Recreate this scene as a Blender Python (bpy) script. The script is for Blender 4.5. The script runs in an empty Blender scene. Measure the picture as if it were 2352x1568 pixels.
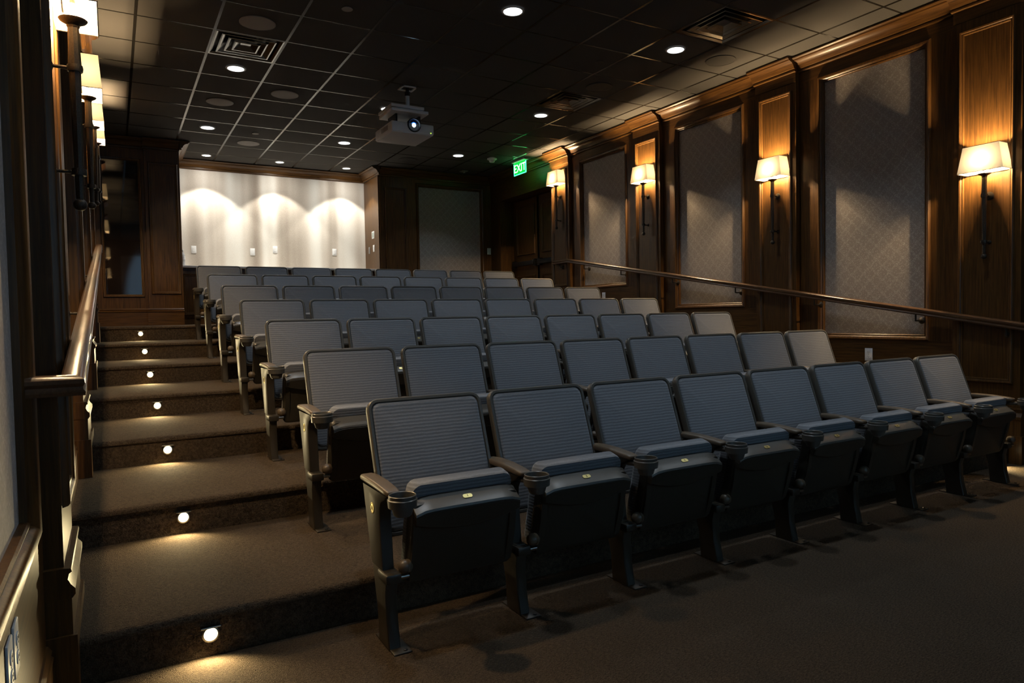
import bpy, bmesh, math, random
from mathutils import Vector, Matrix

random.seed(7)
scene = bpy.context.scene
C = scene.collection
PI = math.pi

# ------------------------------------------------------------------ camera, world, exposure
cam_d = bpy.data.cameras.new('camera')
cam_d.sensor_fit = 'HORIZONTAL'
cam_d.sensor_width = 36.0
cam_d.lens = 36.0 * 1582.4 / 2352.0
cam_d.clip_start = 0.02
cam = bpy.data.objects.new('camera', cam_d)
C.objects.link(cam)
cam.location = (-0.854, -5.975, 1.225)
cam.rotation_euler = (math.radians(87.885), math.radians(1.034), math.radians(-30.040))
scene.camera = cam

world = bpy.data.worlds.new('world')
scene.world = world
world.use_nodes = True
world.node_tree.nodes['Background'].inputs[0].default_value = (0.0, 0.0, 0.0, 1)
world.node_tree.nodes['Background'].inputs[1].default_value = 0.0

vs = scene.view_settings
scene.display_settings.display_device = 'sRGB'
vs.view_transform = 'Standard'
vs.look = 'None'
vs.gamma = 1.0
vs.use_curve_mapping = False
vs.exposure = 0.0

# strengths of the room's own lamps
SCONCE_W = 430.0        # bulb inside each wall sconce
STEP_W = 10.0            # step light
ALCOVE_W = 85.0         # the three alcove spots
DOWN_W = 6.0            # each recessed downlight
PROJ_W = 3600.0          # projector beam on the screen at the front of the room
EXIT_L = 12.0

cy = scene.cycles
cy.use_denoising = True
cy.use_adaptive_sampling = True
cy.adaptive_threshold = 0.045
cy.adaptive_min_samples = 16
cy.max_bounces = 6
cy.diffuse_bounces = 3
cy.glossy_bounces = 2
cy.transmission_bounces = 4
cy.sample_clamp_indirect = 6.0
cy.caustics_reflective = False
cy.caustics_refractive = False

# ------------------------------------------------------------------ room numbers
XL, XR = -1.105, 5.30          # fabric plane of the side walls
CEIL = 3.779
T = 0.6096                    # ceiling module
RISE, RUN, Y1 = 0.1690, 1.068, -3.274
YP = [-5.22] + [-3.08 + 2.02 * k for k in range(4)]   # pilaster centres, -5.22 .. 2.98
YFRONT = -8.6
YBACK, YALC, YBLK = 5.36, 6.07, 4.93
TOPZ = 7 * RISE


def tread_z(y):
    k = math.floor((y - Y1) / RUN) + 1
    return max(0, min(7, k)) * RISE


# ------------------------------------------------------------------ materials
def new_mat(name):
    m = bpy.data.materials.new(name)
    m.use_nodes = True
    nt = m.node_tree
    return m, nt, nt.nodes['Principled BSDF']


def node(nt, kind, **kw):
    n = nt.nodes.new(kind)
    for k, v in kw.items():
        if k in n.inputs:
            n.inputs[k].default_value = v
        else:
            setattr(n, k, v)
    return n


def ramp(nt, fac, stops):
    r = nt.nodes.new('ShaderNodeValToRGB')
    el = r.color_ramp.elements
    while len(el) < len(stops):
        el.new(0.5)
    for e, (p, c) in zip(el, stops):
        e.position = p
        e.color = (*c, 1)
    nt.links.new(fac, r.inputs['Fac'])
    return r.outputs['Color']


def obj_coord(nt, scale=(1, 1, 1), rot=(0, 0, 0)):
    tc = nt.nodes.new('ShaderNodeTexCoord')
    mp = nt.nodes.new('ShaderNodeMapping')
    mp.inputs['Scale'].default_value = scale
    mp.inputs['Rotation'].default_value = rot
    nt.links.new(tc.outputs['Object'], mp.inputs['Vector'])
    return mp.outputs['Vector']


def bump(nt, bs, height, strength=0.3, dist=0.005):
    b = nt.nodes.new('ShaderNodeBump')
    b.inputs['Strength'].default_value = strength
    b.inputs['Distance'].default_value = dist
    nt.links.new(height, b.inputs['Height'])
    nt.links.new(b.outputs['Normal'], bs.inputs['Normal'])


def math_n(nt, op, a, b=None):
    n = nt.nodes.new('ShaderNodeMath')
    n.operation = op
    for i, v in enumerate((a, b)):
        if v is None:
            continue
        if isinstance(v, (int, float)):
            n.inputs[i].default_value = v
        else:
            nt.links.new(v, n.inputs[i])
    return n.outputs[0]


def noisy(name, c1, c2, scale=(10, 10, 10), rough=0.5, metal=0.0, nscale=6.0, bumpv=0.0, coat=0.0, detail=3.0, spec=0.5):
    m, nt, bs = new_mat(name)
    v = obj_coord(nt, scale)
    n = node(nt, 'ShaderNodeTexNoise', Scale=nscale, Detail=detail)
    nt.links.new(v, n.inputs['Vector'])
    col = ramp(nt, n.outputs['Fac'], [(0.3, c1), (0.7, c2)])
    nt.links.new(col, bs.inputs['Base Color'])
    bs.inputs['Roughness'].default_value = rough
    bs.inputs['Metallic'].default_value = metal
    bs.inputs['Specular IOR Level'].default_value = spec
    if coat:
        bs.inputs['Coat Weight'].default_value = coat
        bs.inputs['Coat Roughness'].default_value = 0.2
    if bumpv:
        bump(nt, bs, n.outputs['Fac'], bumpv)
    return m


def wood_mat(name, c1, c2, grain=(28, 28, 1.2), rough=0.40, coat=0.10):
    m, nt, bs = new_mat(name)
    v = obj_coord(nt, grain)
    n = node(nt, 'ShaderNodeTexNoise', Scale=3.0, Detail=6.0, Roughness=0.62, Distortion=0.25)
    nt.links.new(v, n.inputs['Vector'])
    col = ramp(nt, n.outputs['Fac'], [(0.28, c1), (0.72, c2)])
    nt.links.new(col, bs.inputs['Base Color'])
    bs.inputs['Roughness'].default_value = rough
    bs.inputs['Coat Weight'].default_value = coat
    bs.inputs['Coat Roughness'].default_value = 0.22
    bs.inputs['Specular IOR Level'].default_value = 0.3
    bump(nt, bs, n.outputs['Fac'], 0.06)
    return m


def emit_mat(name, col, strength, sampled=False):
    m, nt, bs = new_mat(name)
    if not sampled:
        m.cycles.emission_sampling = 'NONE'      # a lamp object beside it carries the light
    bs.inputs['Base Color'].default_value = (0.02, 0.02, 0.02, 1)
    bs.inputs['Emission Color'].default_value = (*col, 1)
    bs.inputs['Emission Strength'].default_value = strength
    return m


M = {}
M['wood'] = wood_mat('walnut_vertical', (0.036, 0.0150, 0.0042), (0.128, 0.058, 0.0130))
M['wood_h'] = wood_mat('walnut_along_room', (0.036, 0.0150, 0.0042), (0.128, 0.058, 0.0130), (28, 1.2, 28))
M['wood_x'] = wood_mat('walnut_across_room', (0.036, 0.0150, 0.0042), (0.128, 0.058, 0.0130), (1.2, 28, 28))
M['rail_wood'] = wood_mat('handrail_walnut', (0.060, 0.030, 0.015), (0.120, 0.062, 0.030), (40, 2, 40), 0.3, 0.4)
M['plastic'] = noisy('seat_shell_plastic', (0.034, 0.029, 0.021), (0.042, 0.036, 0.026), rough=0.42, nscale=60, bumpv=0.05)
M['rim'] = noisy('seat_rim_plastic', (0.085, 0.079, 0.068), (0.100, 0.093, 0.080), rough=0.36, nscale=60)
M['arm'] = noisy('armrest_plastic', (0.120, 0.088, 0.058), (0.140, 0.104, 0.070), rough=0.4, nscale=40)
M['leg'] = noisy('seat_standard_enamel', (0.034, 0.027, 0.019), (0.042, 0.034, 0.023), rough=0.4, nscale=30)
M['steel'] = noisy('dull_steel', (0.28, 0.28, 0.28), (0.36, 0.35, 0.33), rough=0.28, metal=1.0, nscale=20)
M['brass'] = noisy('brass_plate', (0.62, 0.52, 0.20), (0.70, 0.58, 0.24), rough=0.35, metal=0.7, nscale=20)
M['ink'] = noisy('engraved_ink', (0.03, 0.02, 0.01), (0.05, 0.03, 0.02), rough=0.7)
M['iron'] = noisy('dark_bronze_iron', (0.030, 0.024, 0.018), (0.060, 0.050, 0.040), rough=0.5, metal=0.6, nscale=20, bumpv=0.2)
M['black'] = noisy('black_metal', (0.006, 0.006, 0.006), (0.010, 0.010, 0.010), rough=0.4, nscale=20)
M['tile'] = noisy('charcoal_ceiling_tile', (0.060, 0.057, 0.053), (0.078, 0.074, 0.068), rough=0.9, nscale=60, bumpv=0.25, spec=0.2)
M['grid'] = noisy('ceiling_grid_metal', (0.030, 0.029, 0.026), (0.036, 0.034, 0.031), rough=0.22, metal=0.55, nscale=20)
M['speaker'] = noisy('speaker_grille', (0.28, 0.265, 0.245), (0.34, 0.32, 0.30), rough=0.7, nscale=200)
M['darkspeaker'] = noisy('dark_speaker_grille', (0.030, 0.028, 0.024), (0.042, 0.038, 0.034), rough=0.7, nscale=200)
M['vent'] = noisy('polished_vent_metal', (0.26, 0.25, 0.24), (0.34, 0.33, 0.31), rough=0.16, metal=1.0, nscale=10)
M['white'] = noisy('white_plastic', (0.74, 0.74, 0.74), (0.80, 0.80, 0.80), rough=0.4, nscale=10)
M['projector'] = noisy('projector_casing', (0.80, 0.79, 0.77), (0.86, 0.85, 0.83), rough=0.5, nscale=40)
M['grey'] = noisy('grey_plastic', (0.22, 0.21, 0.20), (0.26, 0.25, 0.24), rough=0.5)
M['slot'] = noisy('outlet_slots', (0.02, 0.02, 0.02), (0.03, 0.03, 0.03), rough=0.6)
M['counter'] = noisy('pale_countertop', (0.55, 0.53, 0.50), (0.70, 0.68, 0.65), rough=0.3, nscale=30)
M['screen'] = noisy('projection_screen_cloth', (0.82, 0.82, 0.82), (0.86, 0.86, 0.86), rough=0.9, nscale=40)
M['frontwall'] = noisy('dark_front_wall', (0.030, 0.022, 0.016), (0.045, 0.034, 0.025), rough=0.8, nscale=4)
M['disc'] = emit_mat('downlight_lens', (0.93, 0.97, 1.0), 6.0)
M['spotdisc'] = emit_mat('alcove_spot_lens', (1.0, 0.96, 0.88), 12.0)
M['stepdisc'] = emit_mat('step_light_lens', (1.0, 0.86, 0.50), 12.0)
M['lens'] = emit_mat('projector_lens_glow', (0.60, 0.85, 1.0), 16.0)
M['lensblue'] = emit_mat('projector_lens_blue', (0.03, 0.16, 1.0), 2.5)
M['led'] = emit_mat('green_led', (0.45, 1.0, 0.05), 6.0)
M['exitgreen'] = emit_mat('exit_green_light', (0.002, 0.9, 0.08), 0.9, True)
M['exitedge'] = emit_mat('exit_sign_bright_edge', (0.02, 1.0, 0.17), EXIT_L, True)
M['exitletter'] = emit_mat('exit_letters', (0.40, 1.0, 0.50), 5.0)
M['lcd'] = noisy('thermostat_screen', (0.30, 0.38, 0.34), (0.34, 0.42, 0.38), rough=0.3)


def clear_mat():
    m, nt, bs = new_mat('clear_plastic')
    n = node(nt, 'ShaderNodeTexNoise', Scale=30.0)
    col = ramp(nt, n.outputs['Fac'], [(0.3, (0.88, 0.91, 0.95)), (0.7, (0.94, 0.96, 1.0))])
    nt.links.new(col, bs.inputs['Base Color'])
    bs.inputs['Roughness'].default_value = 0.12
    bs.inputs['Transmission Weight'].default_value = 0.45
    return m


M['clear'] = clear_mat()


def glass_mat():
    m, nt, bs = new_mat('dark_booth_glass')
    n = node(nt, 'ShaderNodeTexNoise', Scale=2.0)
    col = ramp(nt, n.outputs['Fac'], [(0.3, (0.014, 0.009, 0.007)), (0.7, (0.020, 0.013, 0.010))])
    nt.links.new(col, bs.inputs['Base Color'])
    bs.inputs['Roughness'].default_value = 0.04
    bs.inputs['Coat Weight'].default_value = 0.6
    bs.inputs['Coat Roughness'].default_value = 0.03
    return m


M['glass'] = glass_mat()


def shade_mat():
    m, nt, bs = new_mat('linen_lamp_shade')
    v = obj_coord(nt, (300, 300, 300))
    n = node(nt, 'ShaderNodeTexNoise', Scale=2.0)
    nt.links.new(v, n.inputs['Vector'])
    col = ramp(nt, n.outputs['Fac'], [(0.3, (0.80, 0.72, 0.56)), (0.7, (0.86, 0.78, 0.62))])
    d = nt.nodes.new('ShaderNodeBsdfDiffuse')
    t = nt.nodes.new('ShaderNodeBsdfTranslucent')
    nt.links.new(col, d.inputs['Color'])
    nt.links.new(col, t.inputs['Color'])
    mx = nt.nodes.new('ShaderNodeMixShader')
    mx.inputs[0].default_value = 0.024
    nt.links.new(d.outputs[0], mx.inputs[1])
    nt.links.new(t.outputs[0], mx.inputs[2])
    nt.nodes.remove(bs)
    nt.links.new(mx.outputs[0], nt.nodes['Material Output'].inputs['Surface'])
    return m


M['shade'] = shade_mat()
M['bulb'] = emit_mat('frosted_bulb', (1.0, 0.70, 0.38), 25.0)


def carpet_mat():
    m, nt, bs = new_mat('brown_loop_carpet')
    v = obj_coord(nt, (1, 1, 1))
    n = node(nt, 'ShaderNodeTexNoise', Scale=230.0, Detail=2.0)
    nt.links.new(v, n.inputs['Vector'])
    v2 = obj_coord(nt, (40, 130, 40))
    n2 = node(nt, 'ShaderNodeTexNoise', Scale=1.6, Detail=2.0)
    nt.links.new(v2, n2.inputs['Vector'])
    s = math_n(nt, 'ADD', math_n(nt, 'MULTIPLY', n.outputs['Fac'], 0.55), math_n(nt, 'MULTIPLY', n2.outputs['Fac'], 0.45))
    n3 = node(nt, 'ShaderNodeTexNoise', Scale=1.3, Detail=3.0)
    nt.links.new(v, n3.inputs['Vector'])
    col = ramp(nt, s, [(0.32, (0.026, 0.0185, 0.012)), (0.68, (0.135, 0.098, 0.066))])
    mixn = nt.nodes.new('ShaderNodeMixRGB')
    mixn.blend_type = 'MULTIPLY'
    mixn.inputs['Fac'].default_value = 0.35
    nt.links.new(col, mixn.inputs['Color1'])
    nt.links.new(ramp(nt, n3.outputs['Fac'], [(0.35, (0.72, 0.70, 0.66)), (0.65, (1.0, 1.0, 1.0))]), mixn.inputs['Color2'])
    nt.links.new(mixn.outputs[0], bs.inputs['Base Color'])
    bs.inputs['Roughness'].default_value = 0.95
    bs.inputs['Specular IOR Level'].default_value = 0.1
    bump(nt, bs, s, 0.9, 0.012)
    return m


M['carpet'] = carpet_mat()


def seat_fabric_mat(name, axis):
    m, nt, bs = new_mat(name)
    v = obj_coord(nt)
    sep = nt.nodes.new('ShaderNodeSeparateXYZ')
    nt.links.new(v, sep.inputs[0])
    nz = node(nt, 'ShaderNodeTexNoise', Scale=26.0, Detail=2.0)
    nt.links.new(v, nz.inputs['Vector'])
    a = math_n(nt, 'ADD', sep.outputs[axis], math_n(nt, 'MULTIPLY', nz.outputs['Fac'], 0.006))
    w = math_n(nt, 'SINE', math_n(nt, 'MULTIPLY', a, 2 * PI / 0.0135))
    w = math_n(nt, 'ADD', math_n(nt, 'MULTIPLY', w, 0.5), 0.5)
    n2 = node(nt, 'ShaderNodeTexNoise', Scale=2.0, Detail=2.0)
    v2 = obj_coord(nt, (60, 260, 260))
    nt.links.new(v2, n2.inputs['Vector'])
    s = math_n(nt, 'ADD', math_n(nt, 'MULTIPLY', w, 0.55), math_n(nt, 'MULTIPLY', n2.outputs['Fac'], 0.45))
    col = ramp(nt, s, [(0.15, (0.125, 0.132, 0.148)), (0.62, (0.182, 0.190, 0.208)), (0.98, (0.31, 0.32, 0.335))])
    nt.links.new(col, bs.inputs['Base Color'])
    bs.inputs['Roughness'].default_value = 0.85
    bs.inputs['Sheen Weight'].default_value = 0.25
    bump(nt, bs, s, 0.25, 0.003)
    return m


M['fabric'] = seat_fabric_mat('grey_ribbed_upholstery', 2)


def wallcloth_mat():
    m, nt, bs = new_mat('patterned_wall_fabric')
    v = obj_coord(nt)
    sep = nt.nodes.new('ShaderNodeSeparateXYZ')
    nt.links.new(v, sep.inputs[0])
    h = math_n(nt, 'ADD', sep.outputs[0], sep.outputs[1])     # along the wall, either way it runs
    u = math_n(nt, 'MULTIPLY', h, 1 / 0.125)
    w = math_n(nt, 'MULTIPLY', sep.outputs[2], 1 / 0.125)
    tri = math_n(nt, 'PINGPONG', u, 0.5)                       # 0..0.5
    tri = math_n(nt, 'MINIMUM', math_n(nt, 'MAXIMUM', math_n(nt, 'MULTIPLY', math_n(nt, 'SUBTRACT', tri, 0.04), 1.16), 0.0), 0.5)

    def lines(sign):
        f = math_n(nt, 'ADD', w, math_n(nt, 'MULTIPLY', tri, sign))
        f = math_n(nt, 'FRACT', math_n(nt, 'ADD', f, 50.0))
        d = math_n(nt, 'ABSOLUTE', math_n(nt, 'SUBTRACT', f, 0.5))
        d = math_n(nt, 'SUBTRACT', 0.5, d)
        a = math_n(nt, 'LESS_THAN', math_n(nt, 'ABSOLUTE', math_n(nt, 'SUBTRACT', d, 0.06)), 0.028)
        return a
    ln = math_n(nt, 'MAXIMUM', lines(1.0), lines(-1.0))
    fine = node(nt, 'ShaderNodeTexVoronoi', Scale=62.0)
    nt.links.new(v, fine.inputs['Vector'])
    fl = math_n(nt, 'LESS_THAN', fine.outputs['Distance'], 0.36)
    weave = node(nt, 'ShaderNodeTexNoise', Scale=1.0, Detail=1.0)
    vw = obj_coord(nt, (420, 420, 420))
    nt.links.new(vw, weave.inputs['Vector'])
    s = math_n(nt, 'ADD', math_n(nt, 'MULTIPLY', ln, 0.19), math_n(nt, 'MULTIPLY', fl, 0.24))
    s = math_n(nt, 'ADD', s, math_n(nt, 'MULTIPLY', weave.outputs['Fac'], 0.40))
    col = ramp(nt, s, [(0.10, (0.23, 0.200, 0.182)), (0.55, (0.40, 0.365, 0.342)), (0.95, (0.60, 0.56, 0.53))])
    nt.links.new(col, bs.inputs['Base Color'])
    bs.inputs['Roughness'].default_value = 0.7
    bs.inputs['Sheen Weight'].default_value = 0.2
    bump(nt, bs, s, 0.12, 0.002)
    return m


M['wallcloth'] = wallcloth_mat()


def wallpaper_mat():
    m, nt, bs = new_mat('streaked_wallpaper')
    v = obj_coord(nt, (1, 1, 0.03))
    n = node(nt, 'ShaderNodeTexNoise', Scale=3.4, Detail=1.5)
    nt.links.new(v, n.inputs['Vector'])
    v2 = obj_coord(nt, (140, 140, 140))
    n2 = node(nt, 'ShaderNodeTexNoise', Scale=1.0)
    nt.links.new(v2, n2.inputs['Vector'])
    s = math_n(nt, 'ADD', math_n(nt, 'MULTIPLY', n.outputs['Fac'], 0.86), math_n(nt, 'MULTIPLY', n2.outputs['Fac'], 0.14))
    col = ramp(nt, s, [(0.36, (0.30, 0.25, 0.20)), (0.50, (0.60, 0.54, 0.47)), (0.62, (0.82, 0.80, 0.74))])
    nt.links.new(col, bs.inputs['Base Color'])
    bs.inputs['Roughness'].default_value = 0.75
    return m


M['wallpaper'] = wallpaper_mat()


# ------------------------------------------------------------------ mesh helpers
class MB:
    """collects verts and faces, builds ONE mesh object"""

    def __init__(self):
        self.v = []
        self.f = []

    def add(self, verts, faces):
        o = len(self.v)
        self.v += [tuple(p) for p in verts]
        self.f += [tuple(i + o for i in f) for f in faces]
        return self

    def box(self, a, b):
        (x0, y0, z0), (x1, y1, z1) = a, b
        vs_ = [(x0, y0, z0), (x1, y0, z0), (x1, y1, z0), (x0, y1, z0), (x0, y0, z1), (x1, y0, z1), (x1, y1, z1), (x0, y1, z1)]
        return self.add(vs_, [(3, 2, 1, 0), (4, 5, 6, 7), (0, 1, 5, 4), (1, 2, 6, 5), (2, 3, 7, 6), (3, 0, 4, 7)])

    def bbox(self, a, b, bev=0.004, seg=2):
        bm = bmesh.new()
        x = [(p + q) / 2 for p, q in zip(a, b)]
        s = [abs(q - p) for p, q in zip(a, b)]
        bmesh.ops.create_cube(bm, size=1.0, matrix=Matrix.Translation(x) @ Matrix.Diagonal((*s, 1)))
        bev = min(bev, min(s) * 0.45)
        bmesh.ops.bevel(bm, geom=bm.edges[:], offset=bev, segments=seg, profile=0.5, affect='EDGES')
        return self.bm(bm)

    def bm(self, bm):
        bm.verts.index_update()
        self.add([v.co[:] for v in bm.verts], [[v.index for v in f.verts] for f in bm.faces])
        bm.free()
        return self

    def loops(self, loops, cap0=True, cap1=True, closed=True):
        n = len(loops[0])
        vs_ = [p for l in loops for p in l]
        fs = []
        for i in range(len(loops) - 1):
            for j in range(n if closed else n - 1):
                k = (j + 1) % n
                fs.append((i * n + j, i * n + k, (i + 1) * n + k, (i + 1) * n + j))
        if cap0:
            fs.append(tuple(range(n - 1, -1, -1)))
        if cap1:
            fs.append(tuple((len(loops) - 1) * n + j for j in range(n)))
        return self.add(vs_, fs)

    def prism(self, poly, mapf, t0, t1):
        """poly: list of 2D points, mapf(p, t) -> 3D"""
        return self.loops([[mapf(p, t0) for p in poly], [mapf(p, t1) for p in poly]])

    def tube(self, p0, p1, r0, r1=None, n=12, caps=True):
        r1 = r0 if r1 is None else r1
        p0, p1 = Vector(p0), Vector(p1)
        d = (p1 - p0).normalized()
        up = Vector((0, 0, 1)) if abs(d.z) < 0.9 else Vector((1, 0, 0))
        a = d.cross(up).normalized()
        b = d.cross(a)
        lo = [[(p + (a * math.cos(2 * PI * i / n) + b * math.sin(2 * PI * i / n)) * r)[:] for i in range(n)] for p, r in ((p0, r0), (p1, r1))]
        return self.loops(lo, caps, caps)

    def lathe(self, prof, centre, axis=(0, 0, 1), n=20, cap=True):
        """prof: (r, h) along axis"""
        c = Vector(centre)
        d = Vector(axis).normalized()
        up = Vector((0, 0, 1)) if abs(d.z) < 0.9 else Vector((1, 0, 0))
        a = d.cross(up).normalized()
        b = d.cross(a)
        lo = [[(c + d * h + (a * math.cos(2 * PI * i / n) + b * math.sin(2 * PI * i / n)) * max(r, 1e-4))[:] for i in range(n)] for r, h in prof]
        return self.loops(lo, cap, cap)

    def sphere(self, c, r, n=16, m=10, squash=(1, 1, 1)):
        lo = []
        for i in range(m + 1):
            t = PI * i / m
            rr = max(math.sin(t), 1e-3) * r
            lo.append([(c[0] + rr * math.cos(2 * PI * j / n) * squash[0], c[1] + rr * math.sin(2 * PI * j / n) * squash[1], c[2] - r * math.cos(t) * squash[2]) for j in range(n)])
        return self.loops(lo)

    def mesh(self, name, smooth=None):
        me = bpy.data.meshes.new(name)
        me.from_pydata(self.v, [], self.f)
        bm = bmesh.new()
        bm.from_mesh(me)
        bmesh.ops.recalc_face_normals(bm, faces=bm.faces[:])
        bm.to_mesh(me)
        bm.free()
        if smooth is not None:
            me.polygons.foreach_set('use_smooth', [True] * len(me.polygons))
            me.set_sharp_from_angle(angle=math.radians(smooth))
        me.update()
        return me

    def build(self, name, mat, parent=None, smooth=None, loc=None):
        me = self.mesh(name, smooth)
        me.materials.append(M[mat] if isinstance(mat, str) else mat)
        return link(name, me, parent, loc)


def link(name, me, parent=None, loc=None):
    o = bpy.data.objects.new(name, me)
    C.objects.link(o)
    if loc is not None:
        o.location = loc
    if parent is not None:
        o.parent = parent
    return o


def tag(o, label, cat, group=None):
    o['label'] = label
    o['category'] = cat
    if group:
        o['group'] = group
    return o


def thing(name, label, cat, loc=(0, 0, 0), rz=0.0, group=None):
    o = bpy.data.objects.new(name, None)
    C.objects.link(o)
    o.empty_display_size = 0.1
    o.location = loc
    o.rotation_euler = (0, 0, rz)
    return tag(o, label, cat, group)


def struct(name, label=None):
    o = bpy.data.objects.new(name, None)
    C.objects.link(o)
    o['kind'] = 'structure'
    if label:
        o['label'] = label
    return o


def copy_tree(o, parent=None):
    c = o.copy()
    C.objects.link(c)
    c.parent = parent
    for ch in list(o.children):
        copy_tree(ch, c)
    return c


def light(name, kind, parent, loc, energy, col, **kw):
    d = bpy.data.lights.new(name, kind)
    d.energy = energy
    d.color = col
    for k, v in kw.items():
        setattr(d, k, v)
    o = bpy.data.objects.new(name, d)
    C.objects.link(o)
    o.location = loc
    o.parent = parent
    return o


def aim(o, d):
    o.rotation_euler = Vector(d).to_track_quat('-Z', 'Y').to_euler()


_tm = {}


def text_mesh(s, size, depth=0.0006):
    key = (s, size)
    if key not in _tm:
        cu = bpy.data.curves.new('lettering', 'FONT')
        cu.body = s
        cu.size = size
        cu.extrude = depth
        cu.align_x = 'CENTER'
        cu.align_y = 'CENTER'
        ob = bpy.data.objects.new('lettering', cu)
        C.objects.link(ob)
        dg = bpy.context.evaluated_depsgraph_get()
        me = bpy.data.meshes.new_from_object(ob.evaluated_get(dg))
        bpy.data.objects.remove(ob)
        bpy.data.curves.remove(cu)
        _tm[key] = me
    return _tm[key]


def text_obj(s, size, mat, parent, loc, rot, name='number'):
    me = text_mesh(s, size)
    if not me.materials:
        me.materials.append(M[mat])
    o = link(name, me, parent, loc)
    o.rotation_euler = rot
    return o


def rr_outline(w, h, r, n=5, cx=0.0, cz=0.0):
    pts = []
    for (sx, sz, a0) in ((1, 1, 0), (-1, 1, 90), (-1, -1, 180), (1, -1, 270)):
        for i in range(n + 1):
            a = math.radians(a0 + 90 * i / n)
            pts.append((cx + sx * (w / 2 - r) + r * math.cos(a), cz + sz * (h / 2 - r) + r * math.sin(a)))
    return pts


# ------------------------------------------------------------------ floor and stepped tiers
floor = struct('floor', 'brown loop carpet floor rising in seven steps')
MB().box((XL - 0.1, YFRONT - 0.1, -0.15), (XR + 0.1, Y1 + 0.06, 0.0)).build('front_floor', 'carpet', floor)
for k in range(1, 8):
    y0 = Y1 + (k - 1) * RUN
    y1 = y0 + RUN + 0.03 if k < 7 else YALC + 0.3
    z = k * RISE
    x1 = XR + 0.1 if k < 7 else XR + 0.5
    r = 0.022
    prof = [(y0 + 0.012, -0.15), (y0 + 0.012, z - 0.035), (y0, z - 0.028)]
    for i in range(6):
        a = PI - (PI / 2) * i / 5
        prof.append((y0 + r + r * math.cos(a), z - r + r * math.sin(a)))
    prof += [(y1, z), (y1, -0.15)]
    MB().prism(prof, lambda p, t: (t, p[0], p[1]), XL - 0.05, x1).build('step', 'carpet', floor, smooth=40)


# ------------------------------------------------------------------ side walls
def side_map(side):
    if side == 'right':
        return lambda s, y, z: (XR - s, y, z)
    return lambda s, y, z: (XL + s, y, z)


def sbox(mp, s0, s1, y0, y1, z0, z1, bev=0.0):
    a = mp(s0, y0, z0)
    b = mp(s1, y1, z1)
    lo = tuple(min(p, q) for p, q in zip(a, b))
    hi = tuple(max(p, q) for p, q in zip(a, b))
    m = MB()
    return m.bbox(lo, hi, bev) if bev else m.box(lo, hi)


def ring(pt, u0, u1, v0, v1, prof):
    """moulding round a rectangle; prof: list of (outset, s); pt(s, u, v) -> 3D"""
    lo = []
    for d, s in prof:
        lo.append([pt(s, u0 - d, v0 - d), pt(s, u1 + d, v0 - d), pt(s, u1 + d, v1 + d), pt(s, u0 - d, v1 + d)])
    return MB().loops(lo, False, False)


BOLECTION = [(0.0, 0.0), (0.002, 0.020), (0.008, 0.026), (0.016, 0.024), (0.022, 0.034), (0.034, 0.046), (0.046, 0.050), (0.054, 0.044), (0.058, 0.034), (0.060, 0.030)]
PANELMOULD = [(0.0, 0.0), (0.003, 0.010), (0.010, 0.013), (0.014, 0.011), (0.020, 0.019), (0.030, 0.022), (0.036, 0.016), (0.040, 0.000)]
CROWN = [(0.0, 3.640), (0.020, 3.640), (0.027, 3.644), (0.028, 3.656), (0.022, 3.662), (0.022, 3.668), (0.036, 3.671), (0.044, 3.684), (0.052, 3.702), (0.070, 3.722),
         (0.096, 3.734), (0.112, 3.738), (0.116, 3.748), (0.128, 3.752), (0.136, 3.760), (0.136, 3.772), (0.0, 3.772)]
CAP = [(0.0, 0.0), (0.018, 0.0), (0.020, 0.012), (0.012, 0.020), (0.016, 0.034), (0.006, 0.050), (0.0, 0.052)]


def crown_seg(mp, y0, y1, off):
    m = MB()
    m.loops([[mp(off + s, y0, z) for s, z in CROWN], [mp(off + s, y1, z) for s, z in CROWN]])
    return m


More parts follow.
